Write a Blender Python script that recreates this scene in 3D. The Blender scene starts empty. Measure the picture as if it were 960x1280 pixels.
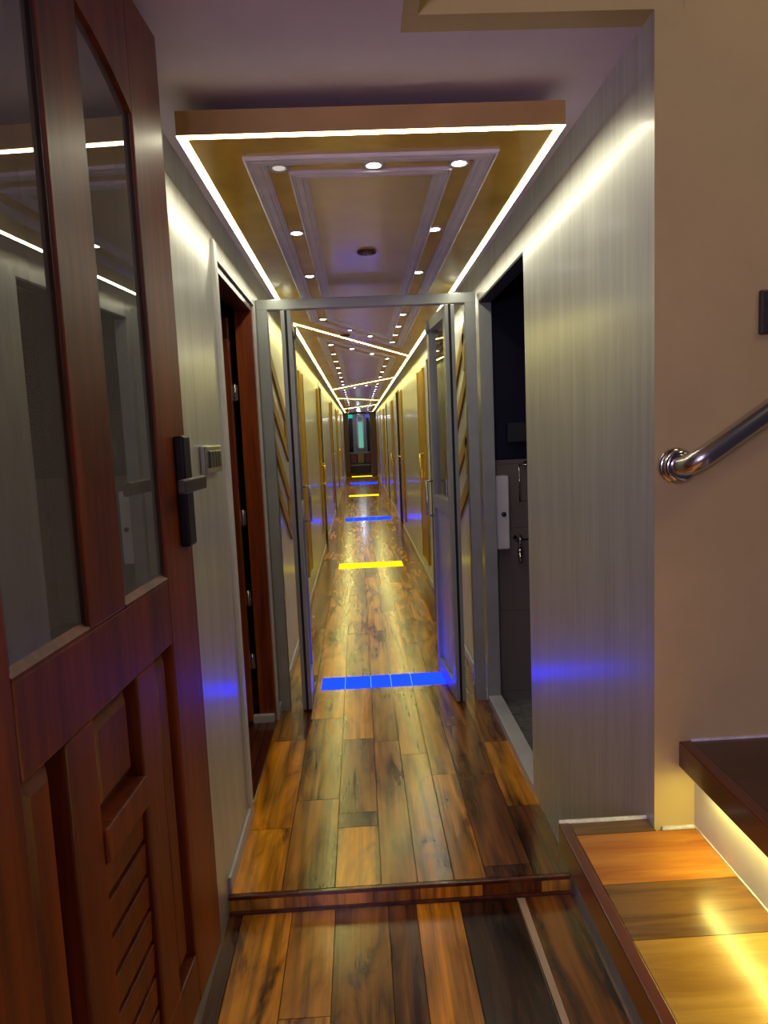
import bpy, bmesh, math, random
from mathutils import Vector, Matrix
random.seed(7)
scene = bpy.context.scene
COL = scene.collection
R = math.radians

# ------------------------------------------------------------------ materials
def new_mat(name):
    m = bpy.data.materials.new(name); m.use_nodes = True
    nt = m.node_tree; nt.nodes.clear()
    out = nt.nodes.new('ShaderNodeOutputMaterial')
    return m, nt, out

def principled(nt, out, color=(.5,.5,.5), rough=.5, metal=0., spec=.5, coat=0., coat_rough=.1):
    p = nt.nodes.new('ShaderNodeBsdfPrincipled')
    p.inputs['Base Color'].default_value = (*color, 1)
    p.inputs['Roughness'].default_value = rough
    p.inputs['Metallic'].default_value = metal
    p.inputs['Specular IOR Level'].default_value = spec
    p.inputs['Coat Weight'].default_value = coat
    p.inputs['Coat Roughness'].default_value = coat_rough
    nt.links.new(p.outputs[0], out.inputs[0])
    return p

def coords(nt, scale=(1,1,1), loc=(0,0,0), rot=(0,0,0)):
    tc = nt.nodes.new('ShaderNodeTexCoord'); mp = nt.nodes.new('ShaderNodeMapping')
    nt.links.new(tc.outputs['Object'], mp.inputs[0])
    mp.inputs['Scale'].default_value = scale; mp.inputs['Location'].default_value = loc
    mp.inputs['Rotation'].default_value = rot
    return mp

def noise(nt, vec, scale, detail=4, rough=.55, dist=0.):
    n = nt.nodes.new('ShaderNodeTexNoise')
    n.inputs['Scale'].default_value = scale; n.inputs['Detail'].default_value = detail
    n.inputs['Roughness'].default_value = rough; n.inputs['Distortion'].default_value = dist
    nt.links.new(vec, n.inputs['Vector'])
    return n.outputs['Fac']

def ramp(nt, fac, stops):
    r = nt.nodes.new('ShaderNodeValToRGB'); e = r.color_ramp.elements
    while len(e) < len(stops): e.new(.5)
    for i, (p, c) in enumerate(stops):
        e[i].position = p; e[i].color = (*c, 1)
    nt.links.new(fac, r.inputs[0])
    return r.outputs[0]

def bump(nt, fac, strength, dist=.002):
    b = nt.nodes.new('ShaderNodeBump')
    b.inputs['Strength'].default_value = strength; b.inputs['Distance'].default_value = dist
    nt.links.new(fac, b.inputs['Height'])
    return b.outputs[0]

def math_node(nt, op, a, b):
    n = nt.nodes.new('ShaderNodeMath'); n.operation = op
    for i, v in enumerate((a, b)):
        if isinstance(v, (int, float)): n.inputs[i].default_value = v
        else: nt.links.new(v, n.inputs[i])
    return n.outputs[0]

def mix_col(nt, fac, a, b, mode='MIX'):
    n = nt.nodes.new('ShaderNodeMix'); n.data_type = 'RGBA'; n.blend_type = mode
    for sock, v in ((n.inputs[0], fac), (n.inputs[6], a), (n.inputs[7], b)):
        if isinstance(v, (int, float)): sock.default_value = v
        elif isinstance(v, tuple): sock.default_value = (*v, 1)
        else: nt.links.new(v, sock)
    return n.outputs[2]

def mat_plain(name, color, rough=.5, metal=0., spec=.5, coat=0., mottled=.08, scale=9, coat_rough=.1):
    m, nt, out = new_mat(name)
    p = principled(nt, out, color, rough, metal, spec, coat, coat_rough)
    mp = coords(nt)
    n = noise(nt, mp.outputs[0], scale, 5)
    lo = tuple(c*(1-mottled) for c in color); hi = tuple(min(1, c*(1+mottled)) for c in color)
    nt.links.new(ramp(nt, n, [(.3, lo), (.7, hi)]), p.inputs['Base Color'])
    return m

def mat_wood(name, dark, light, stretch=(30,30,1.6), rough=.3, coat=.3, scale=1., dist=1.2, bmp=.1, coat_rough=.12):
    m, nt, out = new_mat(name)
    p = principled(nt, out, light, rough, 0, .5, coat, coat_rough)
    mp = coords(nt, stretch)
    n1 = noise(nt, mp.outputs[0], scale, 6, .6, dist)
    mp2 = coords(nt, tuple(s*.18 for s in stretch), (3.1,1.7,.4))
    n2 = noise(nt, mp2.outputs[0], scale*1.3, 3, .5, .6)
    c1 = ramp(nt, n1, [(.37, dark), (.5, tuple((a+b)/2 for a, b in zip(dark, light))), (.63, light)])
    c2 = mix_col(nt, .45, c1, ramp(nt, n2, [(.38, dark), (.62, light)]))
    nt.links.new(c2, p.inputs['Base Color'])
    nt.links.new(bump(nt, n1, bmp, .001), p.inputs['Normal'])
    return m

def mat_emit(name, color, strength):
    m, nt, out = new_mat(name)
    e = nt.nodes.new('ShaderNodeEmission'); e.inputs[0].default_value = (*color, 1); e.inputs[1].default_value = strength
    nt.links.new(e.outputs[0], out.inputs[0])
    return m

def mat_glass(name, ior=1.5, tint=(.9,.93,.9), pale_lift=0.):
    m, nt, out = new_mat(name)
    f = nt.nodes.new('ShaderNodeFresnel'); f.inputs[0].default_value = ior
    t = nt.nodes.new('ShaderNodeBsdfTransparent'); t.inputs[0].default_value = (*tint, 1)
    g = nt.nodes.new('ShaderNodeBsdfGlossy'); g.inputs['Roughness'].default_value = .0
    g.inputs[0].default_value = (1,1,1,1)
    d = nt.nodes.new('ShaderNodeBsdfDiffuse'); d.inputs[0].default_value = (.62,.64,.62,1)
    md = nt.nodes.new('ShaderNodeMixShader'); md.inputs[0].default_value = pale_lift  # pale diffuse share brightens the pane, standing in for light through it
    nt.links.new(t.outputs[0], md.inputs[1]); nt.links.new(d.outputs[0], md.inputs[2])
    mx = nt.nodes.new('ShaderNodeMixShader')
    nt.links.new(f.outputs[0], mx.inputs[0]); nt.links.new(md.outputs[0], mx.inputs[1]); nt.links.new(g.outputs[0], mx.inputs[2])
    nt.links.new(mx.outputs[0], out.inputs[0])
    return m

def mat_wallpaper():
    # silvery laminate with fine vertical streaks, satin gloss
    m, nt, out = new_mat('silver_laminate')
    p = principled(nt, out, (.4,.4,.38), .3, .32, .9, .38, .19)
    mp = coords(nt, (60,60,2.2))
    n1 = noise(nt, mp.outputs[0], 1.0, 6, .6, .3)
    mp2 = coords(nt, (11,11,1.1), (2,5,1))
    n2 = noise(nt, mp2.outputs[0], 1.0, 5, .6, .8)
    f = math_node(nt, 'ADD', math_node(nt, 'MULTIPLY', n1, .5), math_node(nt, 'MULTIPLY', n2, .5))
    nt.links.new(ramp(nt, f, [(.33, (.38,.385,.36)), (.5, (.49,.495,.465)), (.67, (.60,.605,.56))]), p.inputs['Base Color'])
    rr = nt.nodes.new('ShaderNodeMapRange'); nt.links.new(f, rr.inputs[0])
    rr.inputs[1].default_value = .3; rr.inputs[2].default_value = .7; rr.inputs[3].default_value = .36; rr.inputs[4].default_value = .50
    nt.links.new(rr.outputs[0], p.inputs['Roughness'])
    nt.links.new(bump(nt, f, .13, .002), p.inputs['Normal'])
    return m

def mat_floor():
    m, nt, out = new_mat('varnished_planks')
    p = principled(nt, out, (.3,.15,.04), .22, 0, .6, .35, .16)
    geo = nt.nodes.new('ShaderNodeNewGeometry')
    rnd = geo.outputs['Random Per Island']
    at = nt.nodes.new('ShaderNodeAttribute'); at.attribute_name = 'tone'
    tone = at.outputs['Fac']
    mp = coords(nt, (1,1,1))
    cx = nt.nodes.new('ShaderNodeCombineXYZ')
    nt.links.new(math_node(nt, 'MULTIPLY', rnd, 37.), cx.inputs[0]); nt.links.new(math_node(nt, 'MULTIPLY', rnd, 91.), cx.inputs[1])
    va = nt.nodes.new('ShaderNodeVectorMath'); va.operation = 'ADD'
    nt.links.new(mp.outputs[0], va.inputs[0]); nt.links.new(cx.outputs[0], va.inputs[1])
    # growth-ring figure: contour lines of a stretched noise
    s1 = nt.nodes.new('ShaderNodeVectorMath'); s1.operation = 'MULTIPLY'; s1.inputs[1].default_value = (6.5,.55,1)
    nt.links.new(va.outputs[0], s1.inputs[0])
    n1 = noise(nt, s1.outputs[0], 1.0, 2, .45, .3)
    rings = math_node(nt, 'FRACT', math_node(nt, 'MULTIPLY', n1, 6.), 0.)
    ringc = math_node(nt, 'ABSOLUTE', math_node(nt, 'SUBTRACT', rings, .5), 0.)   # 0..0.5
    s2 = nt.nodes.new('ShaderNodeVectorMath'); s2.operation = 'MULTIPLY'; s2.inputs[1].default_value = (70,1.6,1)
    nt.links.new(va.outputs[0], s2.inputs[0])
    n2 = noise(nt, s2.outputs[0], 1.0, 5, .65, .25)
    # knots / dark blotches
    s3 = nt.nodes.new('ShaderNodeVectorMath'); s3.operation = 'MULTIPLY'; s3.inputs[1].default_value = (8,1.8,1)
    nt.links.new(va.outputs[0], s3.inputs[0])
    n3 = noise(nt, s3.outputs[0], 1.0, 5, .6, 1.0)
    base = ramp(nt, tone, [(0., (.035,.015,.007)), (.25, (.17,.048,.007)), (.5, (.37,.16,.013)), (.75, (.72,.27,.010)), (.95, (.74,.38,.03)), (1., (.8,.6,.3))])
    lum = math_node(nt, 'ADD', math_node(nt, 'MULTIPLY', ringc, .9), math_node(nt, 'MULTIPLY', n2, .95))
    fig = ramp(nt, lum, [(.32, (.25,.20,.17)), (.60, (.85,.84,.8)), (.95, (1.55,1.5,1.35))])
    c = mix_col(nt, 1., base, fig, 'MULTIPLY')
    blot = ramp(nt, n3, [(.32, (.12,.09,.07)), (.43, (.75,.72,.7)), (.55, (1.1,1.1,1.1))])
    c = mix_col(nt, 1., c, blot, 'MULTIPLY')
    nt.links.new(c, p.inputs['Base Color'])
    rr = nt.nodes.new('ShaderNodeMapRange'); nt.links.new(n3, rr.inputs[0])
    rr.inputs[1].default_value = .3; rr.inputs[2].default_value = .7; rr.inputs[3].default_value = .12; rr.inputs[4].default_value = .26
    nt.links.new(rr.outputs[0], p.inputs['Roughness'])
    s4 = nt.nodes.new('ShaderNodeVectorMath'); s4.operation = 'MULTIPLY'; s4.inputs[1].default_value = (12,9,1)
    nt.links.new(va.outputs[0], s4.inputs[0])
    n4 = noise(nt, s4.outputs[0], 1.0, 3, .5, .3)
    h = math_node(nt, 'ADD', math_node(nt, 'MULTIPLY', n4, .35), math_node(nt, 'MULTIPLY', n2, .65))
    nt.links.new(bump(nt, h, .22, .004), p.inputs['Normal'])
    return m

def mat_plaster(name, color, rough=.6):
    m, nt, out = new_mat(name)
    p = principled(nt, out, color, rough, 0, .35)
    mp = coords(nt)
    n = noise(nt, mp.outputs[0], 3.0, 8, .62, .3)
    nt.links.new(ramp(nt, n, [(.3, tuple(c*.9 for c in color)), (.7, tuple(c*1.07 for c in color))]), p.inputs['Base Color'])
    n2 = noise(nt, mp.outputs[0], 70., 3)
    nt.links.new(bump(nt, n2, .12, .001), p.inputs['Normal'])
    return m

def mat_tile(name, color, grout, bw, bh, rough=.3):
    m, nt, out = new_mat(name)
    p = principled(nt, out, color, rough, 0, .5)
    mp = coords(nt, (1,1,1), rot=(R(90),0,0))
    b = nt.nodes.new('ShaderNodeTexBrick'); nt.links.new(mp.outputs[0], b.inputs[0])
    b.offset = 0.
    b.inputs['Color1'].default_value = (*color, 1); b.inputs['Color2'].default_value = (*[c*.93 for c in color], 1)
    b.inputs['Mortar'].default_value = (*grout, 1); b.inputs['Scale'].default_value = 1
    b.inputs['Mortar Size'].default_value = .003; b.inputs['Brick Width'].default_value = bw; b.inputs['Row Height'].default_value = bh
    nt.links.new(b.outputs[0], p.inputs['Base Color'])
    return m

M = {}
M['wall'] = mat_wallpaper()
M['floor'] = mat_floor()
M['gap'] = mat_plain('plank_gap_filler', (.26,.17,.085), .7, mottled=.7, scale=4)
M['pale_wood'] = mat_wood('pale_sapwood', (.50,.30,.15), (.72,.50,.30), (20,2,20), .3)
M['ceil'] = mat_plaster('ceiling_paint', (.68,.61,.68), .7)
M['beige'] = mat_plaster('beige_plaster', (.52,.42,.18), .55)
M['white_paint'] = mat_plain('white_paint', (.62,.61,.62), .4)
M['caulk'] = mat_plain('white_filler', (.7,.68,.66), .6, mottled=.2, scale=60)
M['door_wood'] = mat_wood('red_mahogany', (.075,.010,.002), (.30,.058,.008), (26,26,1.3), .40, .12, coat_rough=.25)
M['door_panel'] = mat_wood('red_mahogany_panel', (.085,.013,.003), (.28,.055,.008), (22,22,1.1), .38, .15, coat_rough=.25)
M['jamb_wood'] = mat_wood('red_jamb_wood', (.12,.018,.004), (.42,.085,.014), (24,24,1.2), .3, .4)
M['nosing'] = mat_wood('dark_red_nosing', (.05,.012,.006), (.16,.035,.012), (20,1.4,20), .25, .4)
M['black'] = mat_plain('black_metal', (.012,.012,.013), .32, .3)
M['bronze'] = mat_plain('dark_bronze', (.10,.085,.07), .35, .6)
M['chrome'] = mat_plain('chrome', (.62,.60,.58), .12, 1.)
M['steel'] = mat_plain('brushed_steel', (.60,.57,.56), .24, 1.)
M['satin'] = mat_plain('satin_nickel', (.50,.50,.48), .25, .9)
M['white_plastic'] = mat_plain('white_plastic', (.72,.72,.72), .3)
M['dark_plastic'] = mat_plain('dark_plastic', (.035,.035,.04), .3)
M['alu'] = mat_plain('grey_powder_coat', (.36,.38,.37), .38, .25)
M['seal_and_shade'] = mat_plain('black_seal_and_shade', (.006,.006,.006), .7)
M['door_infill'] = mat_plain('grey_lacquer_infill', (.42,.42,.46), .22, .1, .7)
M['gold'] = mat_plain('gold_foil', (.40,.225,.018), .5, .0, .3, mottled=.15)
M['brass'] = mat_plain('polished_brass', (.85,.62,.08), .22, .8)
M['panel_ochre'] = mat_plain('ochre_veneer', (.74,.48,.05), .26, .0, .5, .2, mottled=.18, scale=5)
M['panel_centre'] = mat_plain('lightened_veneer', (.76,.62,.34), .28, .0, .5, .2, mottled=.08, scale=4)  # centre coloured paler than the border to paint in a light difference
M['panel_edge'] = mat_plain('tan_edge_board', (.52,.33,.10), .5)
M['mould'] = mat_plain('white_moulding', (.84,.80,.86), .3)
M['led'] = mat_emit('led_warm_white', (1.0,.96,.70), 23.)
M['led_far'] = mat_emit('led_yellow_white', (1.0,.91,.28), 27.)
M['led_step'] = mat_emit('led_yellow', (1.0,.85,.19), 62.)
M['lens'] = mat_emit('downlight_glow', (1.,.96,.85), 30.)
M['lens_dim'] = mat_emit('downlight_glow_low', (1.,.9,.8), .6)
M['blue'] = mat_emit('blue_light', (.0025,.014,1.0), 7.)
M['yellow'] = mat_emit('yellow_light', (1.0,.78,.006), 1.7)
M['seam_b'] = mat_emit('blue_joint_light', (.25,.55,1.0), 1.3)
M['seam_y'] = mat_emit('yellow_joint_light', (1.,.85,.3), 1.3)
M['glass'] = mat_glass('door_glass', 2.3, (.92,.94,.92), .26)
M['glass2'] = mat_glass('clear_glass', 1.45, (.9,.93,.92), .02)
M['red'] = mat_plain('dark_red_plastic', (.12,.012,.016), .3)
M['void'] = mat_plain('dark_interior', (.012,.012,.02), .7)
M['navy'] = mat_plain('navy_tile', (.004,.005,.02), .35)
M['tan_tile'] = mat_tile('taupe_tile', (.20,.175,.14), (.12,.11,.09), .3, .45)
M['bath_floor'] = mat_plain('grey_stone', (.22,.22,.21), .5, mottled=.4, scale=30)
M['dark_wood'] = mat_wood('dark_brown_wood', (.02,.008,.004), (.10,.035,.014), (26,26,1.3), .35, .2)
M['dark_door'] = mat_plain('dark_door_wood', (.022,.010,.008), .85, 0, .05)
M['silver_door'] = mat_plain('silver_door_laminate', (.50,.50,.47), .22, .1, .8)
M['tread_a'] = None
M['teal_win'] = mat_emit('window_glow_green', (.10,.32,.24), 1.4)
M['teal'] = mat_emit('teal_led', (.02,.55,.42), 1.0)
M['violet'] = mat_emit('violet_led', (.10,.07,.62), 1.0)
M['white_frame'] = mat_plain('white_window_frame', (.75,.78,.72), .4)
M['grey_panel'] = mat_plain('grey_wall_board', (.34,.34,.36), .5)
M['fabric'] = mat_plain('brown_upholstery', (.05,.035,.025), .8)

# ------------------------------------------------------------------ mesh helpers
class MB:
    def __init__(s): s.bm = bmesh.new(); s.mats = []; s.tone = []
    def mi(s, m):
        if m is None: return 0
        if m not in s.mats: s.mats.append(m)
        return s.mats.index(m)
    def box(s, a, b, m=None, bev=0., seg=2):
        x0,x1 = sorted((a[0],b[0])); y0,y1 = sorted((a[1],b[1])); z0,z1 = sorted((a[2],b[2]))
        t = bmesh.new()
        vs = [t.verts.new(p) for p in ((x0,y0,z0),(x1,y0,z0),(x1,y1,z0),(x0,y1,z0),(x0,y0,z1),(x1,y0,z1),(x1,y1,z1),(x0,y1,z1))]
        for f in ((0,3,2,1),(4,5,6,7),(0,1,5,4),(1,2,6,5),(2,3,7,6),(3,0,4,7)): t.faces.new([vs[i] for i in f])
        if bev > 0:
            bev = min(bev, .45*min(x1-x0,y1-y0,z1-z0))
            bmesh.ops.bevel(t, geom=list(t.edges), offset=bev, segments=seg, affect='EDGES', profile=.5)
        s.add(t, m); return s
    def add(s, t, m=None, smooth=False):
        i = s.mi(m); vm = {}
        for v in t.verts: vm[v] = s.bm.verts.new(v.co)
        for f in t.faces:
            try:
                nf = s.bm.faces.new([vm[v] for v in f.verts]); nf.material_index = i; nf.smooth = smooth or f.smooth
            except ValueError: pass
        t.free()
    def prism(s, pts, axis, a, b, m=None, bev=0.):
        # pts: 2D polygon, extruded along axis ('x','y','z') from a to b
        t = bmesh.new()
        def P(p, h): return {'x':(h,p[0],p[1]),'y':(p[0],h,p[1]),'z':(p[0],p[1],h)}[axis]
        A = [t.verts.new(P(p,a)) for p in pts]; B = [t.verts.new(P(p,b)) for p in pts]
        t.faces.new(A); t.faces.new(B[::-1]); n = len(pts)
        for i in range(n): t.faces.new((A[i], B[i], B[(i+1)%n], A[(i+1)%n]))
        bmesh.ops.recalc_face_normals(t, faces=list(t.faces))
        if bev > 0: bmesh.ops.bevel(t, geom=list(t.edges), offset=bev, segments=2, affect='EDGES', profile=.5)
        s.add(t, m); return s
    def tube(s, path, r, m=None, n=20, cap=True):
        path = [Vector(p) for p in path]; t = bmesh.new(); rings = []
        up = None
        for i, p in enumerate(path):
            d = (path[min(i+1,len(path)-1)] - path[max(i-1,0)]).normalized()
            if up is None:
                up = Vector((0,0,1)) if abs(d.z) < .9 else Vector((1,0,0))
            u = d.cross(up).normalized(); w = u.cross(d).normalized(); up = w
            rr = r[i] if isinstance(r, (list, tuple)) else r
            rings.append([t.verts.new(p + rr*(math.cos(2*math.pi*k/n)*u + math.sin(2*math.pi*k/n)*w)) for k in range(n)])
        for i in range(len(rings)-1):
            for k in range(n):
                f = t.faces.new((rings[i][k], rings[i][(k+1)%n], rings[i+1][(k+1)%n], rings[i+1][k])); f.smooth = True
        if cap: t.faces.new(rings[0][::-1]); t.faces.new(rings[-1])
        bmesh.ops.recalc_face_normals(t, faces=list(t.faces))
        s.add(t, m); return s
    def lathe(s, prof, centre, axis='z', m=None, n=32):
        # prof: list of (radius, height) along the axis
        t = bmesh.new(); rings = []
        c = Vector(centre)
        for (r_, h) in prof:
            ring = []
            for k in range(n):
                a = 2*math.pi*k/n; u, v = r_*math.cos(a), r_*math.sin(a)
                p = {'z': (u,v,h), 'y': (u,h,v), 'x': (h,u,v)}[axis]
                ring.append(t.verts.new(c + Vector(p)))
            rings.append(ring)
        for i in range(len(rings)-1):
            for k in range(n):
                f = t.faces.new((rings[i][k], rings[i][(k+1)%n], rings[i+1][(k+1)%n], rings[i+1][k])); f.smooth = True
        for ring in (rings[0], rings[-1]): t.faces.new(ring)
        bmesh.ops.recalc_face_normals(t, faces=list(t.faces))
        bmesh.ops.remove_doubles(t, verts=list(t.verts), dist=1e-6)
        s.add(t, m); return s
    def loops(s, rings, m=None, close=True):
        # bridge closed loops of equal length
        t = bmesh.new(); V = [[t.verts.new(p) for p in r_] for r_ in rings]
        n = len(rings[0])
        for i in range(len(V)-1):
            for k in range(n): t.faces.new((V[i][k], V[i][(k+1)%n], V[i+1][(k+1)%n], V[i+1][k]))
        if close:
            for k in range(n): t.faces.new((V[-1][k], V[-1][(k+1)%n], V[0][(k+1)%n], V[0][k]))
        bmesh.ops.recalc_face_normals(t, faces=list(t.faces))
        s.add(t, m); return s
    def build(s, name, mats=None, parent=None, loc=None):
        me = bpy.data.meshes.new(name)
        s.bm.normal_update(); s.bm.to_mesh(me); s.bm.free()
        ml = s.mats or ([mats] if not isinstance(mats, list) else mats)
        for m in ml:
            if m is not None: me.materials.append(m)
        o = bpy.data.objects.new(name, me); COL.objects.link(o)
        if parent is not None: o.parent = parent
        if loc is not None: o.location = loc
        return o

def tag(o, label=None, cat=None, group=None, kind=None):
    if label: o['label'] = label
    if cat: o['category'] = cat
    if group: o['group'] = group
    if kind: o['kind'] = kind
    return o
def empty(name, loc=(0,0,0), rz=0.):
    o = bpy.data.objects.new(name, None); COL.objects.link(o); o.empty_display_size = .1
    o.location = loc; o.rotation_euler = (0,0,rz); return o
def struct(o): o['kind'] = 'structure'; return o
def bx(name, a, b, m, parent=None, bev=0.):
    return MB().box(a, b, m, bev).build(name, m, parent)

# ------------------------------------------------------------------ dimensions
XL, XR = -.475, .625          # corridor walls
ZC = 2.24                     # ceiling
ZP = 2.145                    # underside of the floating ceiling panels
YC = 1.474                    # corner where the right wall meets the stair wall
YE = 24.3                     # end of the corridor
ZF = -.06                     # entrance floor, one small step down
YS = 2.10                     # step edge
WT = .06
DT = 2.06                     # doorway head height

# ------------------------------------------------------------------ floor
def planks(mb, x0, x1, y0, y1, z, tone, gap=.0026, mat=None):
    mb.box((x0+gap/2, y0+gap/2, z-.018), (x1-gap/2, y1-gap/2, z), mat or M['floor'])
    mb.tone.append((len(mb.bm.faces), tone))
fl = MB()
fl.mi(M['floor'])
fl.box((XL-.9,YS,-.10),(XR+.06,YE+3,-.0165), M['gap']); fl.tone.append((len(fl.bm.faces), 0))
fl.box((XL-.9,-1.5,ZF-.08),(XR+.9,YS-.012,ZF-.0165), M['gap']); fl.tone.append((len(fl.bm.faces), 0))
cols = [XL-.02,-.309,-.14,.008,.124,.242,.346,.501,XR+.005]
first = [ # hand matched boards beyond the step: (length, tone)
    [(.36,.80),(.75,.74),(.9,.55)],
    [(.55,.52),(.8,.55)],
    [(.34,.82),(.10,.10),(.65,.42)],
    [(1.05,.52),(.7,.5)],
    [(.9,.55),(.9,.6)],
    [(.7,.66),(1.1,.56)],
    [(.06,.2),(.62,.28),(.5,.36)],
    [(.42,.18),(.56,.56),(.6,.4)],
]
for i in range(8):
    y = YS; k = 0
    while y < YE+2.5:
        if k < len(first[i]): L, t = first[i][k]
        else: L = random.uniform(.7,1.7); t = random.choice((.3,.42,.5,.55,.6,.6,.68,.74))
        planks(fl, cols[i], cols[i+1], y, min(y+L, YE+2.6), 0, t); y += L; k += 1
ncols = [XL-.12,-.432,-.276,-.14,.026,.114,.252,.446,.462,.612]
ntone = [.12,.78,.56,.40,.30,.70,.02,None,.30]
for i in range(9):
    if ntone[i] is None: continue
    y = YS-.012; k = 0
    Ls = {1:[1.1], 2:[.42,.8], 3:[1.0], 4:[.9], 5:[.62,.7], 6:[.50,.9], 8:[1.3]}.get(i, [.8])
    x0, x1 = ncols[i], ncols[i+1]
    if i == 6: x1 = .436
    while y > -1.4:
        L = Ls[k] if k < len(Ls) else random.uniform(.7,1.2)
        t = ntone[i] if k == 0 else random.choice((.35,.5,.6,.7,.8))
        planks(fl, x0, x1, y-L, y, ZF, t); y -= L; k += 1
# pale tapering sliver of sapwood between two dark boards
fl.prism([(.437,.2),(.462,.2),(.462,YS-.012),(.437,YS-.012)], 'z', ZF-.018, ZF-.0008, M['pale_wood']); fl.tone.append((len(fl.bm.faces), 1.))
fl.prism([(.4365,1.2),(.446,1.2),(.4385,YS-.013)], 'z', ZF-.018, ZF-.0002, M['floor']); fl.tone.append((len(fl.bm.faces), .02))
tones = fl.tone
floor = fl.build('floor'); struct(floor)
att = floor.data.attributes.new('tone', 'FLOAT', 'FACE')
vals = []; prev = 0
for n_, t in tones: vals += [t]*(n_-prev); prev = n_
vals += [0.]*(len(floor.data.polygons)-len(vals))
att.data.foreach_set('value', vals)

# step at the entrance: riser boards and two dark nosings
st = MB(); st.mi(M['floor'])
xs = [XL-.12,-.30,-.02,.13,.33,.52,.612]; tt = [.95,.85,.45,.8,.25,.93]
tl = []
for i in range(6):
    st.box((xs[i]+.0008,YS-.012,ZF),(xs[i+1]-.0008,YS-.0005,-.010), M['floor']); tl.append((len(st.bm.faces), tt[i]))
st.box((XL-.12,YS-.017,-.012),(.612,YS-.002,.0010), M['nosing'], .002); tl.append((len(st.bm.faces), 0))
st.box((XL-.12,YS-.022,ZF-.002),(.612,YS-.010,ZF+.009), M['nosing'], .002); tl.append((len(st.bm.faces), 0))
o = struct(st.build('trim_1')); o['label'] = 'low wooden step with dark red edges across the entrance floor'
att = o.data.attributes.new('tone', 'FLOAT', 'FACE'); vals = []; prev = 0
for n_, t in tl: vals += [t]*(n_-prev); prev = n_
att.data.foreach_set('value', vals)

# ------------------------------------------------------------------ walls
def wall(name, x0, x1, ya, yb, openings, z0=-.1, z1=ZC):
    mb = MB(); y = ya
    for (a, b) in openings:
        mb.box((x0,y,z0),(x1,a,z1)); mb.box((x0,a,DT),(x1,b,z1)); y = b
    mb.box((x0,y,z0),(x1,yb,z1))
    return struct(mb.build(name, M['wall']))
OL = [(2.57,3.47),(8.95,9.65),(13.0,13.7),(17.2,17.9),(21.0,21.7)]
OR = [(2.61,3.55),(5.60,6.28),(10.5,11.35),(14.8,15.6),(19.0,19.8)]
wall('wall_left', XL-WT, XL, 1.50, YE, OL)
struct(MB().box((XL-.14,-1.2,-.15),(XL-.09,1.50,ZC)).box((XL-.14,1.50,-.15),(XL-WT,1.53,ZC)).build('wall_lobby', M['white_paint']))
wall('wall_right', XR, XR+WT, YC, YE, OR)
struct(MB().box((XL-.09,-1.2,ZF),(XL-.076,1.50,.24), M['dark_wood'], .003).box((XL-.09,1.488,ZF),(XL-.001,1.499,.24), M['dark_wood'], .003).build('baseboard_lobby'))
# stair wall, facing the entrance, rising past the lower ceiling
mb = MB()
mb.box((XR+WT,YC,ZF-.1),(2.4,YC+.06,3.6))
mb.box((XR,YC-.0005,ZF-.1),(XR+WT,YC,ZC))
struct(mb.build('wall_stair', M['beige']))
mb = MB(); mb.box((.125,YC,ZC),(XR+WT-.001,YC+.06,3.6)); struct(mb.build('wall_header', M['beige']))
# ceiling
mb = MB(); mb.box((XL-.7,YC+.061,ZC),(XR+.7,YE+2.6,ZC+.08)); mb.box((XL-.7,-1.2,ZC),(.1245,YC+.061,ZC+.08))
struct(mb.build('ceiling', M['ceil']))
mb = MB(); mb.box((.125,-1.2,ZC+.0),(.155,YC-.001,3.6)); struct(mb.build('wall_stairwell', M['beige']))

# baseboards, white
def baseboard(name, x, segs, side):
    mb = MB()
    for a, b in segs: mb.box((x,a,0),(x+side*.010,b,.055), M['white_paint'], .002)
    return struct(mb.build(name))
baseboard('baseboard_left', XL, [(YS,2.55)]+[(OL[i][1]+.03,OL[i+1][0]-.03) for i in range(4)]+[(OL[4][1]+.03,YE)], 1)
baseboard('baseboard_right', XR, [(OR[i][1]+.03,OR[i+1][0]-.03) for i in range(4)]+[(OR[4][1]+.03,YE)], -1)

# ------------------------------------------------------------------ doorway on the left (red wooden frame, door ajar inside)
mb = MB()
a, b = OL[0]
xi = XL-.085
mb.box((xi,b-.03,-.0),(XL-.004,b,DT), M['jamb_wood'], .002)            # far jamb
mb.box((xi,a-.02,-.0),(XL-.004,a+.003,DT), M['jamb_wood'], .001)           # near jamb
mb.box((xi,a+.003,DT-.03),(XL-.004,b-.03,DT), M['dark_wood'], .002)    # head
d1 = struct(mb.build('door_1')); d1['label'] = 'red brown wooden doorway in the left wall before the glass doors'
mb = MB()
mb.box((XL-.002,a-.055,0),(XL+.012,a-.006,DT+.055), M['white_paint'], .003)
mb.box((XL-.03,a-.006,0),(XL+.006,a+.004,DT), M['white_paint'], .002)
mb.box((XL-.004,a,DT),(XL+.006,b,DT+.012), M['white_paint'], .002)
mb.box((XL-.004,b-.002,0),(XL+.008,b+.022,DT+.012), M['white_paint'], .002)
mb.build('door_casing', None, d1)
mb = MB()
for i in range(3): mb.box((XL-.125+i*.042,a+.01,-.006),(XL-.125+(i+1)*.042-.002,b-.031,.012), M['nosing'], .002)
mb.box((xi-.03,b-.06,.012),(XL-.01,b-.031,.05), M['white_paint'], .002)
mb.build('threshold', None, d1)
cd = empty('cabin_door', (XL-.112,b-.035,.03))
tag(cd, 'red brown wooden door standing open inside the left doorway', 'door')
mb = MB(); W = .78
mb.box((-W,-.04,0),(.0,0,DT-.09), M['jamb_wood'], .003)
mb.build('door_leaf', None, cd)
mb = MB()
for (x0_, x1_, z0_, z1_) in ((-.66,-.12,.2,.85),(-.66,-.12,1.05,1.75)):
    mb.box((x0_,-.048,z0_),(x1_,-.039,z1_), M['jamb_wood'], .006)
mb.build('raised_panel', None, cd)
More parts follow.
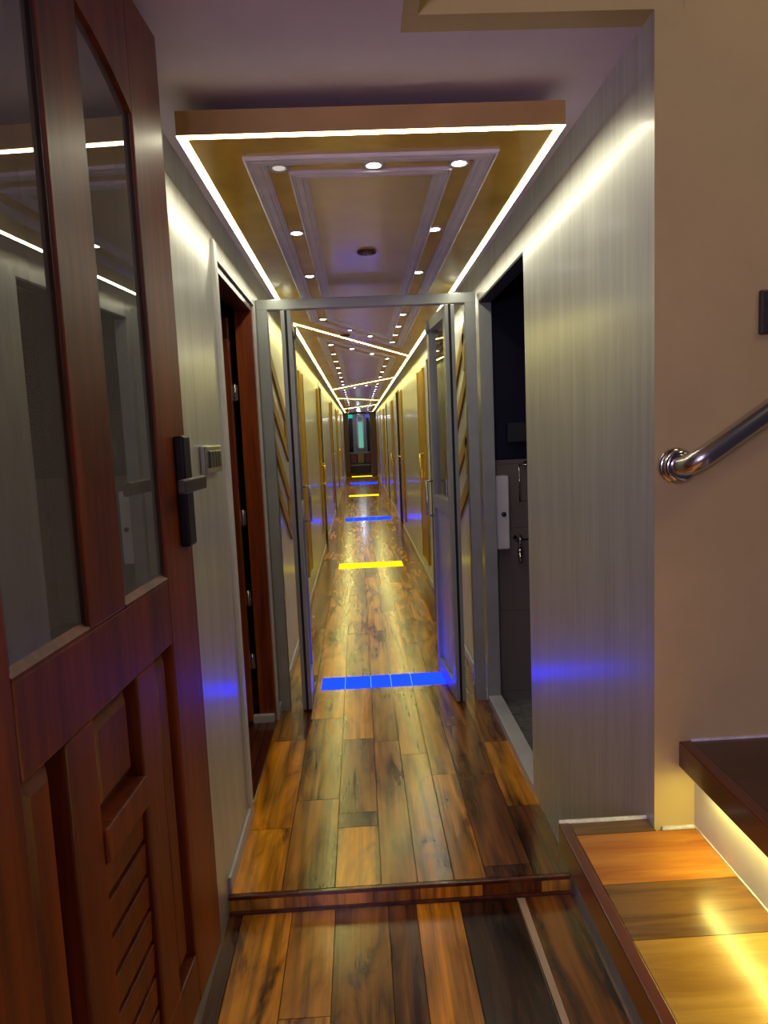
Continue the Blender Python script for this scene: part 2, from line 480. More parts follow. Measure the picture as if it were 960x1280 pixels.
for z in (.30,.62,1.02,1.62):
    h = MB(); h.tube([(.012,-.02,z-.04),(.012,-.02,z+.04)], .005, M['satin'], 12); h.box((.0,-.021,z-.036),(.024,-.018,z+.036), M['satin'], .001)
    h.build('hinge', None, cd)
# room behind: dark shell
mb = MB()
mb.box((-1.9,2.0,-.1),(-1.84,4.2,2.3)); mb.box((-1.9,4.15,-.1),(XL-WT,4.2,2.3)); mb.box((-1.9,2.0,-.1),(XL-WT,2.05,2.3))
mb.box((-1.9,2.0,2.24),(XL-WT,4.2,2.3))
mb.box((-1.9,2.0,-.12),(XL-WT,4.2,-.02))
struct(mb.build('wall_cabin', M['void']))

# ------------------------------------------------------------------ bathroom on the right
BX0, BX1, BY0, BY1 = XR+WT, 1.9, 1.9, 3.70
mb = MB()
mb.box((BX0,BY1,1.245),(BX1,BY1+.06,2.3), M['navy']); mb.box((BX1,BY0,1.245),(BX1+.06,BY1,2.3), M['navy'])
mb.box((BX0,BY0-.06,-.1),(BX1,BY0,2.3), M['navy']); mb.box((BX0,BY0,2.24),(BX1,BY1,2.3), M['navy'])
struct(mb.build('wall_bathroom'))
mb = MB()
mb.box((BX0,BY1-.012,-.1),(BX1,BY1+.06,1.245), M['tan_tile']); mb.box((BX1-.012,BY0,-.1),(BX1+.06,BY1,1.245), M['tan_tile'])
mb.box((BX0,BY1-.016,1.24),(BX1,BY1,1.262), M['tan_tile'], .002)
struct(mb.build('wall_wainscot'))
struct(bx('floor_bathroom', (XR+.05,BY0,-.14), (BX1,BY1,-.05), M['bath_floor']))
mb = MB(); mb.box((XR-.004,2.612,-.01),(XR+.066,3.548,.035), M['white_paint'], .003)
struct(mb.build('trim_2'))['label'] = 'white sill under the dark bathroom doorway'
mb = MB(); mb.box((XR-.002,3.548,0),(XR+.062,3.56,DT), M['alu'], .002)
mb.box((XR-.001,2.61,DT-.012),(XR+.062,3.55,DT), M['void'], .002)
d2 = struct(mb.build('door_2')); d2['label'] = 'dark bathroom doorway in the right wall'
# flush tank
t = empty('flush_tank', (.70,BY1-.012,.80)); tag(t, 'slim white flush tank with black button on the bathroom wall', 'flush tank')
mb = MB(); mb.box((-.03,-.09,0),(.065,0,.385), M['white_plastic'], .008); mb.build('tank_body', None, t)
mb = MB(); mb.lathe([(.0,-.098),(.012,-.098),(.013,-.09),(.013,-.085)], (.035,0,.185), 'y', M['dark_plastic'], 20); mb.build('button', None, t)
# towel ring
t = empty('towel_ring', (.875,BY1-.012,1.14)); tag(t, 'square chrome towel ring on the bathroom wall above the tap', 'towel ring')
mb = MB(); mb.tube([(-.045,-.045,.095),(-.045,-.045,-.095),(.045,-.045,-.095),(.045,-.045,.095),(-.045,-.045,.095)], .005, M['chrome'], 10); mb.build('ring', None, t)
mb = MB(); mb.lathe([(.018,-.001),(.018,-.01),(.008,-.014),(.008,-.045),(.010,-.05)], (0,0,.095), 'y', M['chrome'], 20); mb.build('wall_mount', None, t)
# tap
t = empty('tap', (.825,BY1-.012,.845)); tag(t, 'small chrome angle tap with hand shower on the bathroom wall', 'tap')
mb = MB(); mb.lathe([(.024,-.001),(.024,-.006),(.012,-.012),(.012,-.05),(.015,-.055),(.015,-.075),(.0,-.078)], (0,0,0), 'y', M['chrome'], 20); mb.tube([(0,-.05,0),(0,-.05,-.05)], .009, M['chrome'], 12); mb.build('valve', None, t)
mb = MB(); mb.box((-.004,-.085,-.004),(.055,-.075,.006), M['chrome'], .002); mb.build('lever', None, t)
mb = MB(); mb.tube([(0,-.05,-.05),(.0,-.05,-.07)], .014, M['chrome'], 14); mb.tube([(0,-.05,-.07),(.004,-.045,-.13)], [.016,.010], M['chrome'], 14); mb.build('spray_head', None, t)
# small dark mirror cabinet
t = empty('wall_cabinet', (.83,BY1,1.40)); tag(t, 'dark framed square cabinet high on the unlit bathroom wall', 'cabinet')
mb = MB(); mb.box((-.055,-.05,-.05),(.16,0,.055), M['void'], .004); mb.build('cabinet_body', None, t)
mb = MB(); mb.box((-.05,-.056,-.045),(.155,-.05,.05), M['dark_plastic'], .003); mb.build('cabinet_door', None, t)

# ------------------------------------------------------------------ doors further along the corridor
def far_door(n, side, a, b, leaf):
    x = XL if side < 0 else XR
    mb = MB()
    for yy in (a, b):
        s_ = 1 if yy == a else -1
        mb.box((x-side*.004,yy-s_*.03,0),(x+side*.058,yy+s_*.02,DT+.03), M['white_paint'], .002)
    mb.box((x-side*.008,a+.02,DT-.02),(x+side*.062,b-.02,DT+.03), M['white_paint'], .003)
    d = struct(mb.build('door_%d' % n)); d['label'] = '%s cabin doorway in the %s corridor wall' % ('dark wooden' if leaf == 'dark_door' else 'silver', 'left' if side < 0 else 'right')
    lf = MB(); lf.box((x+side*.006,a+.02,.005),(x+side*.050,b-.02,DT-.022), M[leaf], .003)
    for z0_, z1_ in ((.18,.85),(1.05,1.88)): lf.box((x+side*.002,a+.12,z0_),(x+side*.010,b-.12,z1_), M[leaf], .003)
    L = lf.build('door_leaf', None, d)
    h = MB(); yh = a+.09
    h.box((x-side*.002,yh-.02,.95),(x+side*.010,yh+.02,1.15), M['brass'], .003)
    h.tube([(x+side*.012,yh,1.07),(x-side*.025,yh,1.07),(x-side*.028,yh+.11,1.07)], .008, M['brass'], 12)
    h.build('handle', None, L)
    bk = bx('door_back', (x+side*.060,a-.02,-.02), (x+side*.075,b+.02,DT+.02), M['void'], d)
n = 3
for (a, b) in OL[1:]:
    far_door(n, -1, a, b, 'dark_door' if n in (3,4) else 'silver_door'); n += 1
for (a, b) in OR[1:]:
    far_door(n, 1, a, b, 'dark_door'); n += 1

# gold upright panels and brass pulls on the corridor walls
def gold_panel(side, y0, y1, z0, z1, label, pull=None):
    x = XL if side < 0 else XR
    t = empty('gold_wall_panel', (x,(y0+y1)/2,z0)); tag(t, label, 'wall panel', 'gold uprights on the corridor walls')
    h = (y1-y0)/2; zz = z1-z0
    mb = MB(); mb.box((0,-h,0),(-side*.016,h,zz), M['gold'], .003); mb.build('panel', None, t)
    mb = MB()
    for s_ in (-1,1): mb.box((-side*.001,s_*h-.012,-.004),(-side*.022,s_*h+.012,zz+.004), M['gold'], .003)
    mb.build('edge_strip', None, t)
    if pull:
        mb = MB(); zc = pull-z0
        mb.tube([(-side*.016,-h+.06,zc-.10),(-side*.055,-h+.06,zc-.10),(-side*.055,-h+.06,zc+.12),(-side*.016,-h+.06,zc+.12)], .013, M['brass'], 14)
        mb.box((-side*.014,-h+.03,zc-.15),(-side*.022,-h+.09,zc+.17), M['brass'], .003)
        mb.build('pull_handle', None, t)
gold_panel(1, 6.50,7.05,.18,2.00,'tall gold panel with brass pull on the right wall, nearest beyond the glass doors', 1.10)
gold_panel(1, 9.75,10.15,.18,2.00,'gold upright on the right wall just before the second dark doorway beyond the glass')
gold_panel(1, 12.3,12.8,.18,1.98,'third gold upright along the right wall beyond the glass doors', .95)
gold_panel(1, 16.5,17.1,.18,1.98,'fourth gold upright along the right wall beyond the glass doors')
gold_panel(1, 21.2,21.9,.18,1.98,'farthest gold upright along the right corridor wall')
gold_panel(-1, 5.82,6.20,.26,1.96,'tall gold upright on the left wall, nearest beyond the glass doors')
gold_panel(-1, 8.45,8.80,.26,1.98,'gold upright with brass pull just before the dark doorway on the left wall', .95)
gold_panel(-1, 12.2,12.6,.26,1.98,'third gold upright along the left wall beyond the glass doors')
gold_panel(-1, 15.6,16.3,.26,1.98,'fourth gold upright along the left wall beyond the glass doors', 1.0)
gold_panel(-1, 19.6,20.2,.26,1.98,'farthest gold upright along the left corridor wall')
# gold chevrons: two slanted bars joined by an upright
def chevron(side, yn, yf, zt, zs, label):
    # yn near end, yf far end; zt top at near end; bars fall from near to far
    x = XL if side < 0 else XR
    t = empty('gold_chevron', (x,yn,zt)); tag(t, label, 'wall ornament', 'gold chevrons on the corridor walls')
    L = yf-yn; drop, gap, w = zs
    for k, nm in ((0,'upper_bar'),(1,'lower_bar')):
        z = -k*gap
        MB().prism([(0,z),(0,z-w),(L,z-w-drop),(L,z-drop)], 'x', side*.002, -side*.012, M['gold']).build(nm, None, t)
    if side > 0: yu0, yu1, zu0, zu1 = 0., .075, -gap, -w*.6
    else: yu0, yu1, zu0, zu1 = L-.09, L, -gap-drop, -drop-w*.6
    MB().box((side*.002,yu0,zu0),(-side*.012,yu1,zu1), M['gold'], .002).build('upright_bar', None, t)
chevron(1, 3.99,4.45,2.02,(.27,.26,.09),'upper gold chevron on the right wall beyond the glass door')
chevron(1, 3.99,4.46,1.44,(.24,.27,.09),'lower gold chevron on the right wall beyond the glass door')
chevron(-1, 3.96,4.70,1.92,(.33,.235,.09),'upper gold chevron on the left wall beyond the glass door')
chevron(-1, 4.0,4.64,1.425,(.34,.24,.09),'lower gold chevron on the left wall beyond the glass door')

# ------------------------------------------------------------------ end of the corridor
mb = MB()
mb.box((-.475,YE-.12,0),(-.31,YE+.1,2.2), M['dark_wood'], .01); mb.box((.40,YE-.12,0),(.625,YE+.1,2.2), M['dark_wood'], .01)
mb.box((-.31,YE-.02,2.1),(.40,YE+.1,2.2), M['dark_wood'], .01)
mb.box((-.9,YE,0),(-.475,YE+.1,2.3), M['dark_wood']); mb.box((.625,YE,0),(.9,YE+.1,2.3), M['dark_wood'])
struct(mb.build('door_11'))['label'] = 'dark wooden portal at the far end of the corridor'
YB = YE+2.2
mb = MB(); mb.box((-.9,YB,-.1),(.9,YB+.06,2.3)); mb.box((-.96,YE+.1,-.1),(-.9,YB,2.3)); mb.box((.9,YE+.1,-.1),(.96,YB,2.3))
struct(mb.build('wall_end', M['void']))
mb = MB(); mb.box((-.19,YB-.05,.72),(.33,YB,2.2), M['grey_panel'], .01); struct(mb.build('trim_3'))
w1 = MB()
for (x0_, x1_, z0_, z1_) in ((-.03,.015,.86,2.12),(.185,.23,.86,2.12),(-.03,.23,.86,.92),(-.03,.23,2.06,2.12),(.015,.185,1.86,1.91)): w1.box((x0_,YB-.09,z0_),(x1_,YB-.05,z1_), M['white_frame'], .005)
w1 = struct(w1.build('window_1')); w1['label'] = 'narrow white framed window glowing green at the corridor end'
bx('window_pane', (.015,YB-.07,.92), (.185,YB-.055,1.86), M['teal_win'], w1)
bx('vent_slats', (.015,YB-.075,1.91), (.185,YB-.055,2.06), M['grey_panel'], w1)
for nm, x0_, x1_, em, lab in (('window_2',-.36,-.20,'teal','dark window with teal glow at top left of the corridor end'),('window_3',.34,.48,'violet','dark window with violet glow at top right of the corridor end')):
    o = struct(bx(nm, (x0_,YB-.04,.9), (x1_,YB-.005,2.0), M['navy'])); o['label'] = lab
    bx('light_strip', (x0_-.02,YB-.09,2.02), (x1_+.02,YB-.05,2.17), M[em], o)
t = empty('sideboard', (.06,YB-.36,0)); tag(t, 'low brown wooden sideboard beneath the end window', 'cabinet')
MB().box((-.46,.03,.30),(.46,.29,.70), M['dark_wood'], .008).build('cabinet_body', None, t)
MB().box((-.48,.0,.70),(.48,.30,.76), M['grey_panel'], .006).build('top', None, t)
for x0_, x1_ in ((-.44,-.16),(.18,.44)): MB().box((x0_,.015,.36),(x1_,.035,.66), M['jamb_wood'], .006).build('cabinet_door', None, t)
MB().box((-.10,-.01,.34),(.12,.03,.70), M['panel_edge'], .006).build('centre_panel', None, t)
MB().box((-.46,.06,0),(.46,.28,.30), M['dark_wood'], .004).build('plinth', None, t)
t = empty('bench', (.06,YB-.72,0)); tag(t, 'low dark bench with pale edge in front of the sideboard', 'bench')
MB().box((-.44,-.14,.28),(.44,.2,.33), M['grey_panel'], .008).build('seat_edge', None, t)
MB().box((-.43,-.10,.33),(.43,.2,.37), M['fabric'], .02).build('cushion', None, t)
for x_ in (-.40,.36): MB().box((x_,-.12,0),(x_+.05,.18,.28), M['dark_wood'], .004).build('leg', None, t)

# ------------------------------------------------------------------ ceiling panels
PX0, PX1 = -.395, .531
ends = [(1.76,1.76),(4.53,6.80),(11.35,9.25),(14.0,15.6),(20.1,17.7),(23.3,23.3)]   # (y at left, y at right)
def quad(i):
    (a0,b0),(a1,b1) = ends[i], ends[i+1]
    return [(PX0,a0),(PX1,b0),(PX1,b1),(PX0,a1)]     # counter clockwise seen from above
def inset(q, d):
    n_ = len(q); out = []
    lines = []
    for i in range(n_):
        p, r_ = Vector(q[i]), Vector(q[(i+1)%n_]); e = (r_-p).normalized(); nn = Vector((-e.y, e.x))
        lines.append((p+nn*d, e))
    for i in range(n_):
        p, e = lines[i-1]; r_, g = lines[i]
        den = e.x*g.y-e.y*g.x
        t = ((r_.x-p.x)*g.y-(r_.y-p.y)*g.x)/den
        out.append((p.x+e.x*t, p.y+e.y*t))
    return out
ordinals = ['nearest','second','third','fourth','farthest']
LEDW = .021
def moulding(q, d0, d1, parent, name):
    w = d1-d0; rings = []
    prof = [(0,0),(0,.007),(.08,.010),(.16,.010),(.19,.0075),(.22,.010),(.30,.010),(.33,.0075),(.36,.011),(.68,.011),(.71,.0075),(.74,.009),(.86,.009),(.89,.006),(1,.006),(1,0)]
    for u, h in prof:
        rings.append([(x, y, ZP-h) for x, y in inset(q, d0+u*w)])
    return MB().loops(rings, M['mould'], close=True).build(name, None, parent)
lights = []
for i in range(5):
    q = quad(i); cx_ = sum(p[0] for p in q)/4; cy_ = sum(p[1] for p in q)/4
    pn = empty('ceiling_panel', (0,0,0)); tag(pn, '%s floating ochre ceiling panel, %s' % (ordinals[i], 'straight front edge and slanted rear edge lined with light' if i == 0 else 'edged with light strips over the corridor'), 'ceiling panel', 'floating ceiling panels')
    MB().prism([p for p in q], 'z', ZP, ZP+.055, M['panel_edge']).build('panel_board', None, pn)
    v = MB(); v.prism(inset(q, LEDW+.001), 'z', ZP-.001, ZP+.0005, M['panel_ochre']); v.build('veneer', None, pn)
    v = MB(); v.prism(inset(q, .288), 'z', ZP-.003, ZP-.0005, M['panel_centre']); v.build('centre_veneer', None, pn)
    moulding(q, .133, .188, pn, 'outer_moulding'); moulding(q, .240, .288, pn, 'inner_moulding')
    q1 = inset(q, LEDW)
    z = ZP-.0016
    for k in range(4):
        if k == 2 and i < 4: continue
        p0, p1 = q[k], q[(k+1)%4]; r0, r1 = q1[k], q1[(k+1)%4]
        e = MB(); t = bmesh.new(); vs = [t.verts.new((*p, z)) for p in (p0, r0, r1, p1)]; f = t.faces.new(vs)
        f.normal_update()
        if f.normal.z > 0: f.normal_flip()
        e.add(t, M['led' if i == 0 else 'led_far']); e.build('light_strip', None, pn)
    # downlights in the channel between the mouldings
    c = inset(q, .214); fr = 'nearest ceiling panel' if i == 0 else ordinals[i]+' ceiling panel'
    if i == 0:
        lights += [((-.177,1.97),'unlit round downlight, left front corner of the '+fr,1), ((.075,1.97),'round downlight, middle of the front row of the '+fr,0), ((.305,1.975),'round downlight, right front corner of the '+fr,0)]
        for k, y in enumerate((2.58,3.26,3.86,4.45)): lights.append(((-.183,y),'round downlight, %s along the left row of the %s' % (['first','second','third','fourth'][k], fr),0))
        for k, y in enumerate((2.59,3.26,3.84,4.38,4.86,5.28,5.68)): lights.append(((.305,y),'round downlight, %s along the right row of the %s' % (['first','second','third','fourth','fifth','sixth','seventh'][k], fr),0))
        for k, p in enumerate(((-.03,4.95),(.12,5.29))): lights.append((p,'round downlight, %s in the slanted rear row of the %s' % (['left','right'][k], fr),0))
    else:
        names = ['first','second','third','fourth','fifth','sixth','seventh','eighth','ninth','tenth']
        for side, (A, B) in (('left',(c[0],c[3])),('right',(c[1],c[2]))):
            Ld = B[1]-A[1]; n_ = max(2, min(10, int(Ld/.62)+1))
            for k in range(n_):
                y = A[1]+.08+(Ld-.16)*k/(n_-1)
                lights.append(((A[0],y),'round downlight, %s along the %s row of the %s' % (names[k], side, fr),0))
        for k, u in enumerate((.33,.68)):
            A, B = Vector(c[0]), Vector(c[1]); p = A.lerp(B, u)
            lights.append(((p.x,p.y),'round downlight, %s in the front row of the %s' % (['left','right'][k], fr),0))
trim_me = lens_me = None
def make_light():
    a = MB(); a.lathe([(.018,-.001),(.018,-.004),(.026,-.006),(.029,-.004),(.030,0)], (0,0,0), 'z', M['white_paint'], 24)
    b = MB(); b.lathe([(.0001,-.0055),(.016,-.0050),(.0175,-.002)], (0,0,0), 'z', M['lens'], 24)
    return a, b
a_, b_ = make_light(); root = empty('downlight'); ring0 = a_.build('trim_ring', None, root); lens0 = b_.build('lens', None, root); lens_lit = lens0.data
for i, ((x, y), lab, off) in enumerate(lights):
    if i == 0: r_, g, l = root, ring0, lens0
    else:
        r_ = root.copy(); COL.objects.link(r_); g = ring0.copy(); COL.objects.link(g); g.parent = r_; l = lens0.copy(); l.data = lens_lit; COL.objects.link(l); l.parent = r_
    r_.location = (x, y, ZP-.001)
    tag(r_, lab, 'downlight', 'small downlights in the ceiling panels')
    if off:
        l.data = lens_lit.copy(); l.data.materials[0] = M['lens_dim']
# round ceiling sensors
for (x, y), lab in (((.067,2.864),'dark red round sensor with two dark recesses, nearer one, on the nearest ceiling panel'),((-.06,5.18),'dark red round sensor beside the first slanted light strip')):
    t = empty('ceiling_sensor', (x,y,ZP-.002)); tag(t, lab, 'sensor', 'round red sensors on the ceiling panels')
    MB().lathe([(.036,.001),(.038,-.004),(.036,-.010),(.030,-.013),(.022,-.012),(.0001,-.012)], (0,0,0), 'z', M['red'], 32).build('housing', None, t)
    MB().lathe([(.040,.001),(.046,-.002),(.046,.001)], (0,0,0), 'z', M['panel_centre'], 32).build('base_ring', None, t)
    for s_ in (-1,1): MB().lathe([(.0001,-.0128),(.010,-.0128),(.010,-.0115)], (s_*.019,0,-.001), 'z', M['dark_plastic'], 20).build('recess', None, t)
    MB().lathe([(.0001,-.019),(.006,-.017),(.008,-.012)], (0,0,0), 'z', M['satin'], 16).build('centre_eye', None, t)

# ------------------------------------------------------------------ light bars in the floor
bars = [(3.853,4.05,'b','blue light bar in the floor between the open glass doors'),
        (7.45,7.75,'y','yellow light bar in the floor, nearest of the yellow bars'),
        (11.6,12.05,'b','second blue light bar along the corridor floor'),
        (16.2,16.6,'y','second yellow light bar along the corridor floor'),
        (20.1,20.8,'b','third and farthest blue light bar on the corridor floor'),
        (23.6,24.1,'y','farthest yellow light bar, before the dark portal')]
for y0, y1, c, lab in bars:
    t = empty('floor_light', (.09,(y0+y1)/2,0)); tag(t, lab, 'floor light', 'light bars across the floor')
    h = (y1-y0)/2; x0_, x1_ = -.365, .40 if c == 'b' else .33
    MB().box((x0_,-h,-.004),(x1_,h,.0012), M['blue' if c == 'b' else 'yellow']).build('lens', None, t)
    for xs_ in (.008,.124,.242,-.14): MB().box((xs_-.09-.0012,-h,.001),(xs_-.09+.0012,h,.0017), M['seam_b' if c == 'b' else 'seam_y']).build('lens_joint', None, t)

# ------------------------------------------------------------------ glass partition: fixed frame and two open leaves
YP = 3.60
t = empty('partition_frame', (0,YP,0)); tag(t, 'grey metal portal frame around the open glass doors', 'door frame')
MB().box((XL+.001,-.025,0),(XL+.055,.025,2.10), M['alu'], .003).build('left_post', None, t)
MB().box((XR-.066,-.025,0),(XR-.012,.025,2.10), M['alu'], .003).build('right_post', None, t)
MB().box((XL+.001,-.026,2.055),(XR-.012,.026,2.105), M['alu'], .003).build('head_rail', None, t)
def leaf(name, px, ang, side, label):
    # side: +1 leaf face looks to +x (left leaf), -1 to -x (right leaf); local +y runs away from the viewer
    t = empty(name, (px,YP-.05,.012), ang); tag(t, label, 'glass door', 'glass doors of the corridor')
    L, H, T = .54, 2.035, .050
    f = MB()
    f.box((-T/2,0,0),(T/2,.055,H), M['alu'], .003); f.box((-T/2,L-.055,0),(T/2,L,H), M['alu'], .003)
    f.box((-T/2,.055,0),(T/2,L-.055,.085), M['alu'], .003); f.box((-T/2,.055,H-.06),(T/2,L-.055,H), M['alu'], .003)
    f.box((-T/2,.055,.98),(T/2,L-.055,1.055), M['alu'], .003)
    f.build('leaf_frame', None, t)
    g = MB(); g.box((-.006,.05,.08),(.006,L-.05,.985), M['door_infill']); g.build('lower_panel', None, t)
    MB().box((-.003,.05,1.05),(.003,L-.05,H-.055), M['glass2']).build('glass_pane', None, t)
    MB().box((-.006,-.003,.0),(.006,.001,H), M['seal_and_shade']).build('edge_seal', None, t)
    hb = MB(); xx = side*(T/2)
    hb.tube([(xx,L-.03,.93),(xx+side*.035,L-.03,.93),(xx+side*.035,L-.03,1.13),(xx,L-.03,1.13)], .008, M['satin'], 12)
    hb.build('pull_handle', None, t)
    pf = MB(); pf.lathe([(.0001,side*.012),(.032,side*.012),(.036,side*.004),(.036,0)], (xx,L-.05,H-.04), 'x', M['alu'], 28); pf.build('top_pivot', None, t)
leaf('glass_door', -.328, R(3.0), 1, 'left glass door leaf, swung open and seen nearly edge on')
leaf('glass_door', .478, R(3.9), -1, 'right glass door leaf, swung open with grey lower panel and glass above')

# ------------------------------------------------------------------ entry door, open on the left
DA = R(3.0)
KD = .9615
dr = empty('entry_door', (-.370*KD,1.489*KD,1.43+(.279-1.43)*KD), R(87.0))
dr.scale = (KD,KD,KD)
tag(dr, 'open red brown wooden entry door with two glass panes and black lever, at the left edge', 'door')
# local x runs along the door (0 near the latch edge, negative towards the hinges); -y faces the corridor
HT = 1.958; E0, E1 = .032, -.877; T = .042
def dz(z): return z-.149
f = MB(); W_ = M['door_wood']
def rail(x0_, x1_, z0_, z1_, bev=.004): f.box((x0_,0,dz(z0_)),(x1_,T,dz(z1_)), W_, bev)
rail(-.145,E0,.149,2.107); rail(E1,-.70,.149,2.107)           # stiles
rail(-.70,-.145,.149,.258); rail(-.70,-.145,.912,1.036)        # bottom and lock rails
rail(-.338,-.250,.258,.912); rail(-.595,-.507,.258,.912)       # lower mullions
rail(-.490,-.355,1.036,1.99)                                   # glazing mullion
arc = []
for k in range(33):
    x = -.70+(.555)*k/32; u = (x+.4225)/.2775
    arc.append((x, dz(1.885+.075*(1-u*u))))
f.prism([(-.145,dz(2.107)),(-.70,dz(2.107))]+arc, 'y', 0, T, W_)
f.build('door_leaf', None, dr)
# glazing beads and sills of the panes
f = MB()
for x0_, x1_ in ((-.355,-.145),(-.70,-.490)):
    f.prism([(0,dz(1.036)),(T,dz(1.036)),(T*.45,dz(1.050)),(T*.24,dz(1.050)),(0,dz(1.040))], 'x', x0_, x1_, W_)
    f.box((x0_,.004,dz(1.036)),(x0_+.005,.03,dz(1.93)), M['dark_wood']); f.box((x1_-.005,.004,dz(1.036)),(x1_,.03,dz(1.93)), M['dark_wood'])
f.build('glazing_bead', None, dr)
for x0_, x1_ in ((-.352,-.148),(-.697,-.493)):
    g = MB(); pts = [(x0_,dz(1.04)),(x1_,dz(1.04))]
    for k in range(13):
        x = x1_+(x0_-x1_)*k/12; u = (x+.4225)/.2775; pts.append((x, dz(1.888+.075*(1-u*u))))
    g.prism(pts, 'y', .010, .014, M['glass']); g.build('glass_pane', None, dr)
# raised panels
def raised(x0_, x1_, z0_, z1_, name='raised_panel'):
    p = MB(); d = .028; yb = .030; yf = .010
    rings = []
    for ins, yy in ((0,yb),(.006,yb),(.010,yb-.006),(d,yf+.002),(d+.003,yf)):
        rings.append([(x0_+ins,yy,dz(z0_+ins)),(x1_-ins,yy,dz(z0_+ins)),(x1_-ins,yy,dz(z1_-ins)),(x0_+ins,yy,dz(z1_-ins))])
    p.loops(rings, M['door_panel'], close=False)
    t = bmesh.new(); t.faces.new([t.verts.new(q_) for q_ in rings[-1]]); p.add(t, M['door_panel'])
    t = bmesh.new(); t.faces.new([t.verts.new(q_) for q_ in [(x0_,yb+.004,dz(z0_)),(x0_,yb+.004,dz(z1_)),(x1_,yb+.004,dz(z1_)),(x1_,yb+.004,dz(z0_))]]); p.add(t, M['door_panel'])
    t_ = [(x0_,yb,dz(z0_)),(x1_,yb,dz(z0_)),(x1_,yb,dz(z1_)),(x0_,yb,dz(z1_))]; p.loops([t_, [(a,b+.004,c) for a,b,c in t_]], M['door_panel'], close=False)
    return p.build(name, None, dr)
raised(-.250,-.145,.258,.912); raised(-.70,-.595,.258,.912); raised(-.507,-.338,.742,.912)
f = MB(); f.box((-.507,-.006,dz(.690)),(-.338,T-.006,dz(.742)), W_, .004); f.build('ledge', None, dr)
f = MB(); f.box((-.507,.029,dz(.258)),(-.338,.036,dz(.690)), M['seal_and_shade']); z = .258  # black backing sheet stands in for the shade between slats
while z < .689:
    z1_ = min(z+.062, .690)
    f.prism([(.030,dz(z)),(.009,dz(z)),(.007,dz(z1_)-.009),(.030,dz(z1_)-.009)], 'x', -.503, -.342, M['door_panel'], .0015); z += .062
f.build('louver_slats', None, dr)
# lock plate and levers
f = MB(); f.box((-.052,-.021,dz(1.085)),(-.002,0,dz(1.312)), M['black'], .005, 3); pl = f.build('lock_plate', None, dr); pl['label'] = 'black lock plate'
f = MB(); f.tube([(-.016,-.018,dz(1.214)),(-.016,-.042,dz(1.214))], .011, M['black'], 16)
f.box((-.155,-.050,dz(1.201)),(-.002,-.034,dz(1.228)), M['bronze'], .004, 3); f.build('lever', None, pl)
f = MB(); f.box((-.052,T,dz(1.085)),(.004,T+.024,dz(1.312)), M['black'], .006, 3); pl2 = f.build('lock_plate', None, dr)
f = MB(); f.tube([(-.022,T+.02,dz(1.218)),(-.022,T+.05,dz(1.218))], .010, M['black'], 16)
f.tube([(-.022,T+.05,dz(1.218)),(-.09,T+.056,dz(1.222)),(-.205,T+.052,dz(1.212))], .013, M['satin'], 14); f.build('lever', None, pl2)
for z in (.45,1.1,1.85):
    f = MB(); f.tube([(E1-.006,.0,dz(z)-.05),(E1-.006,.0,dz(z)+.05)], .008, M['satin'], 12); f.build('hinge', None, dr)

struct(MB().box((-.475,.505,ZF),(-.345,.583,2.239), M['door_wood'], .004).build('door_12'))['label'] = 'red brown entry door jamb post'
# ------------------------------------------------------------------ switch plates
t = empty('switch_plate', (XL,2.235,1.372)); tag(t, 'chrome switch plate with dark rockers on the left wall beside the doorway', 'light switch')
MB().box((0,-.118,-.044),(.022,.118,.044), M['satin'], .006, 3).build('plate', None, t)
for k in range(4):
    MB().box((.018,-.085+k*.043,-.026),(.027,-.047+k*.043,.026), M['dark_plastic'], .003).build('rocker', None, t)
t = empty('switch_plate', (.905,YC,1.645)); tag(t, 'dark bronze switch plate high on the beige stair wall', 'light switch')
MB().box((-.062,-.014,-.045),(.062,0,.045), M['bronze'], .004, 3).build('plate', None, t)
for k in range(2):
    MB().box((-.05+k*.05,-.019,-.033),(-.004+k*.05,-.012,.033), M['bronze'], .003).build('rocker', None, t)

# ------------------------------------------------------------------ stairs on the right
Z1, Z2 = .521, .722
sc_ = empty('wooden_staircase', (XR,YC,ZF)); tag(sc_, 'wooden stairs with red edged plank treads lit from beneath, rising to the right', 'staircase')
O = Vector((-XR,-YC,-ZF))
def sb(name, a, b, m, bev=.0):
    A = Vector(a)+O; B = Vector(b)+O
    return MB().box(A, B, m, bev).build(name, m, sc_)
YT = -.2
M['plank_1'] = mat_wood('orange_plank', (.34,.10,.012), (.60,.24,.03), (3.2,38,38), .24, .2, dist=1.0, coat_rough=.2)
M['plank_2'] = mat_wood('olive_brown_plank', (.075,.034,.010), (.22,.11,.028), (3.2,38,38), .24, .2, dist=1.0, coat_rough=.2)
M['plank_3'] = mat_wood('golden_plank', (.34,.17,.02), (.52,.30,.05), (3.2,38,38), .24, .2, dist=1.0, coat_rough=.2)
M['plank_4'] = mat_wood('amber_plank', (.20,.075,.012), (.44,.18,.03), (3.2,38,38), .24, .2, dist=1.0, coat_rough=.2)
M['plank_5'] = mat_wood('dark_plank', (.03,.012,.006), (.10,.04,.014), (3.2,38,38), .24, .2, dist=1.0, coat_rough=.2)
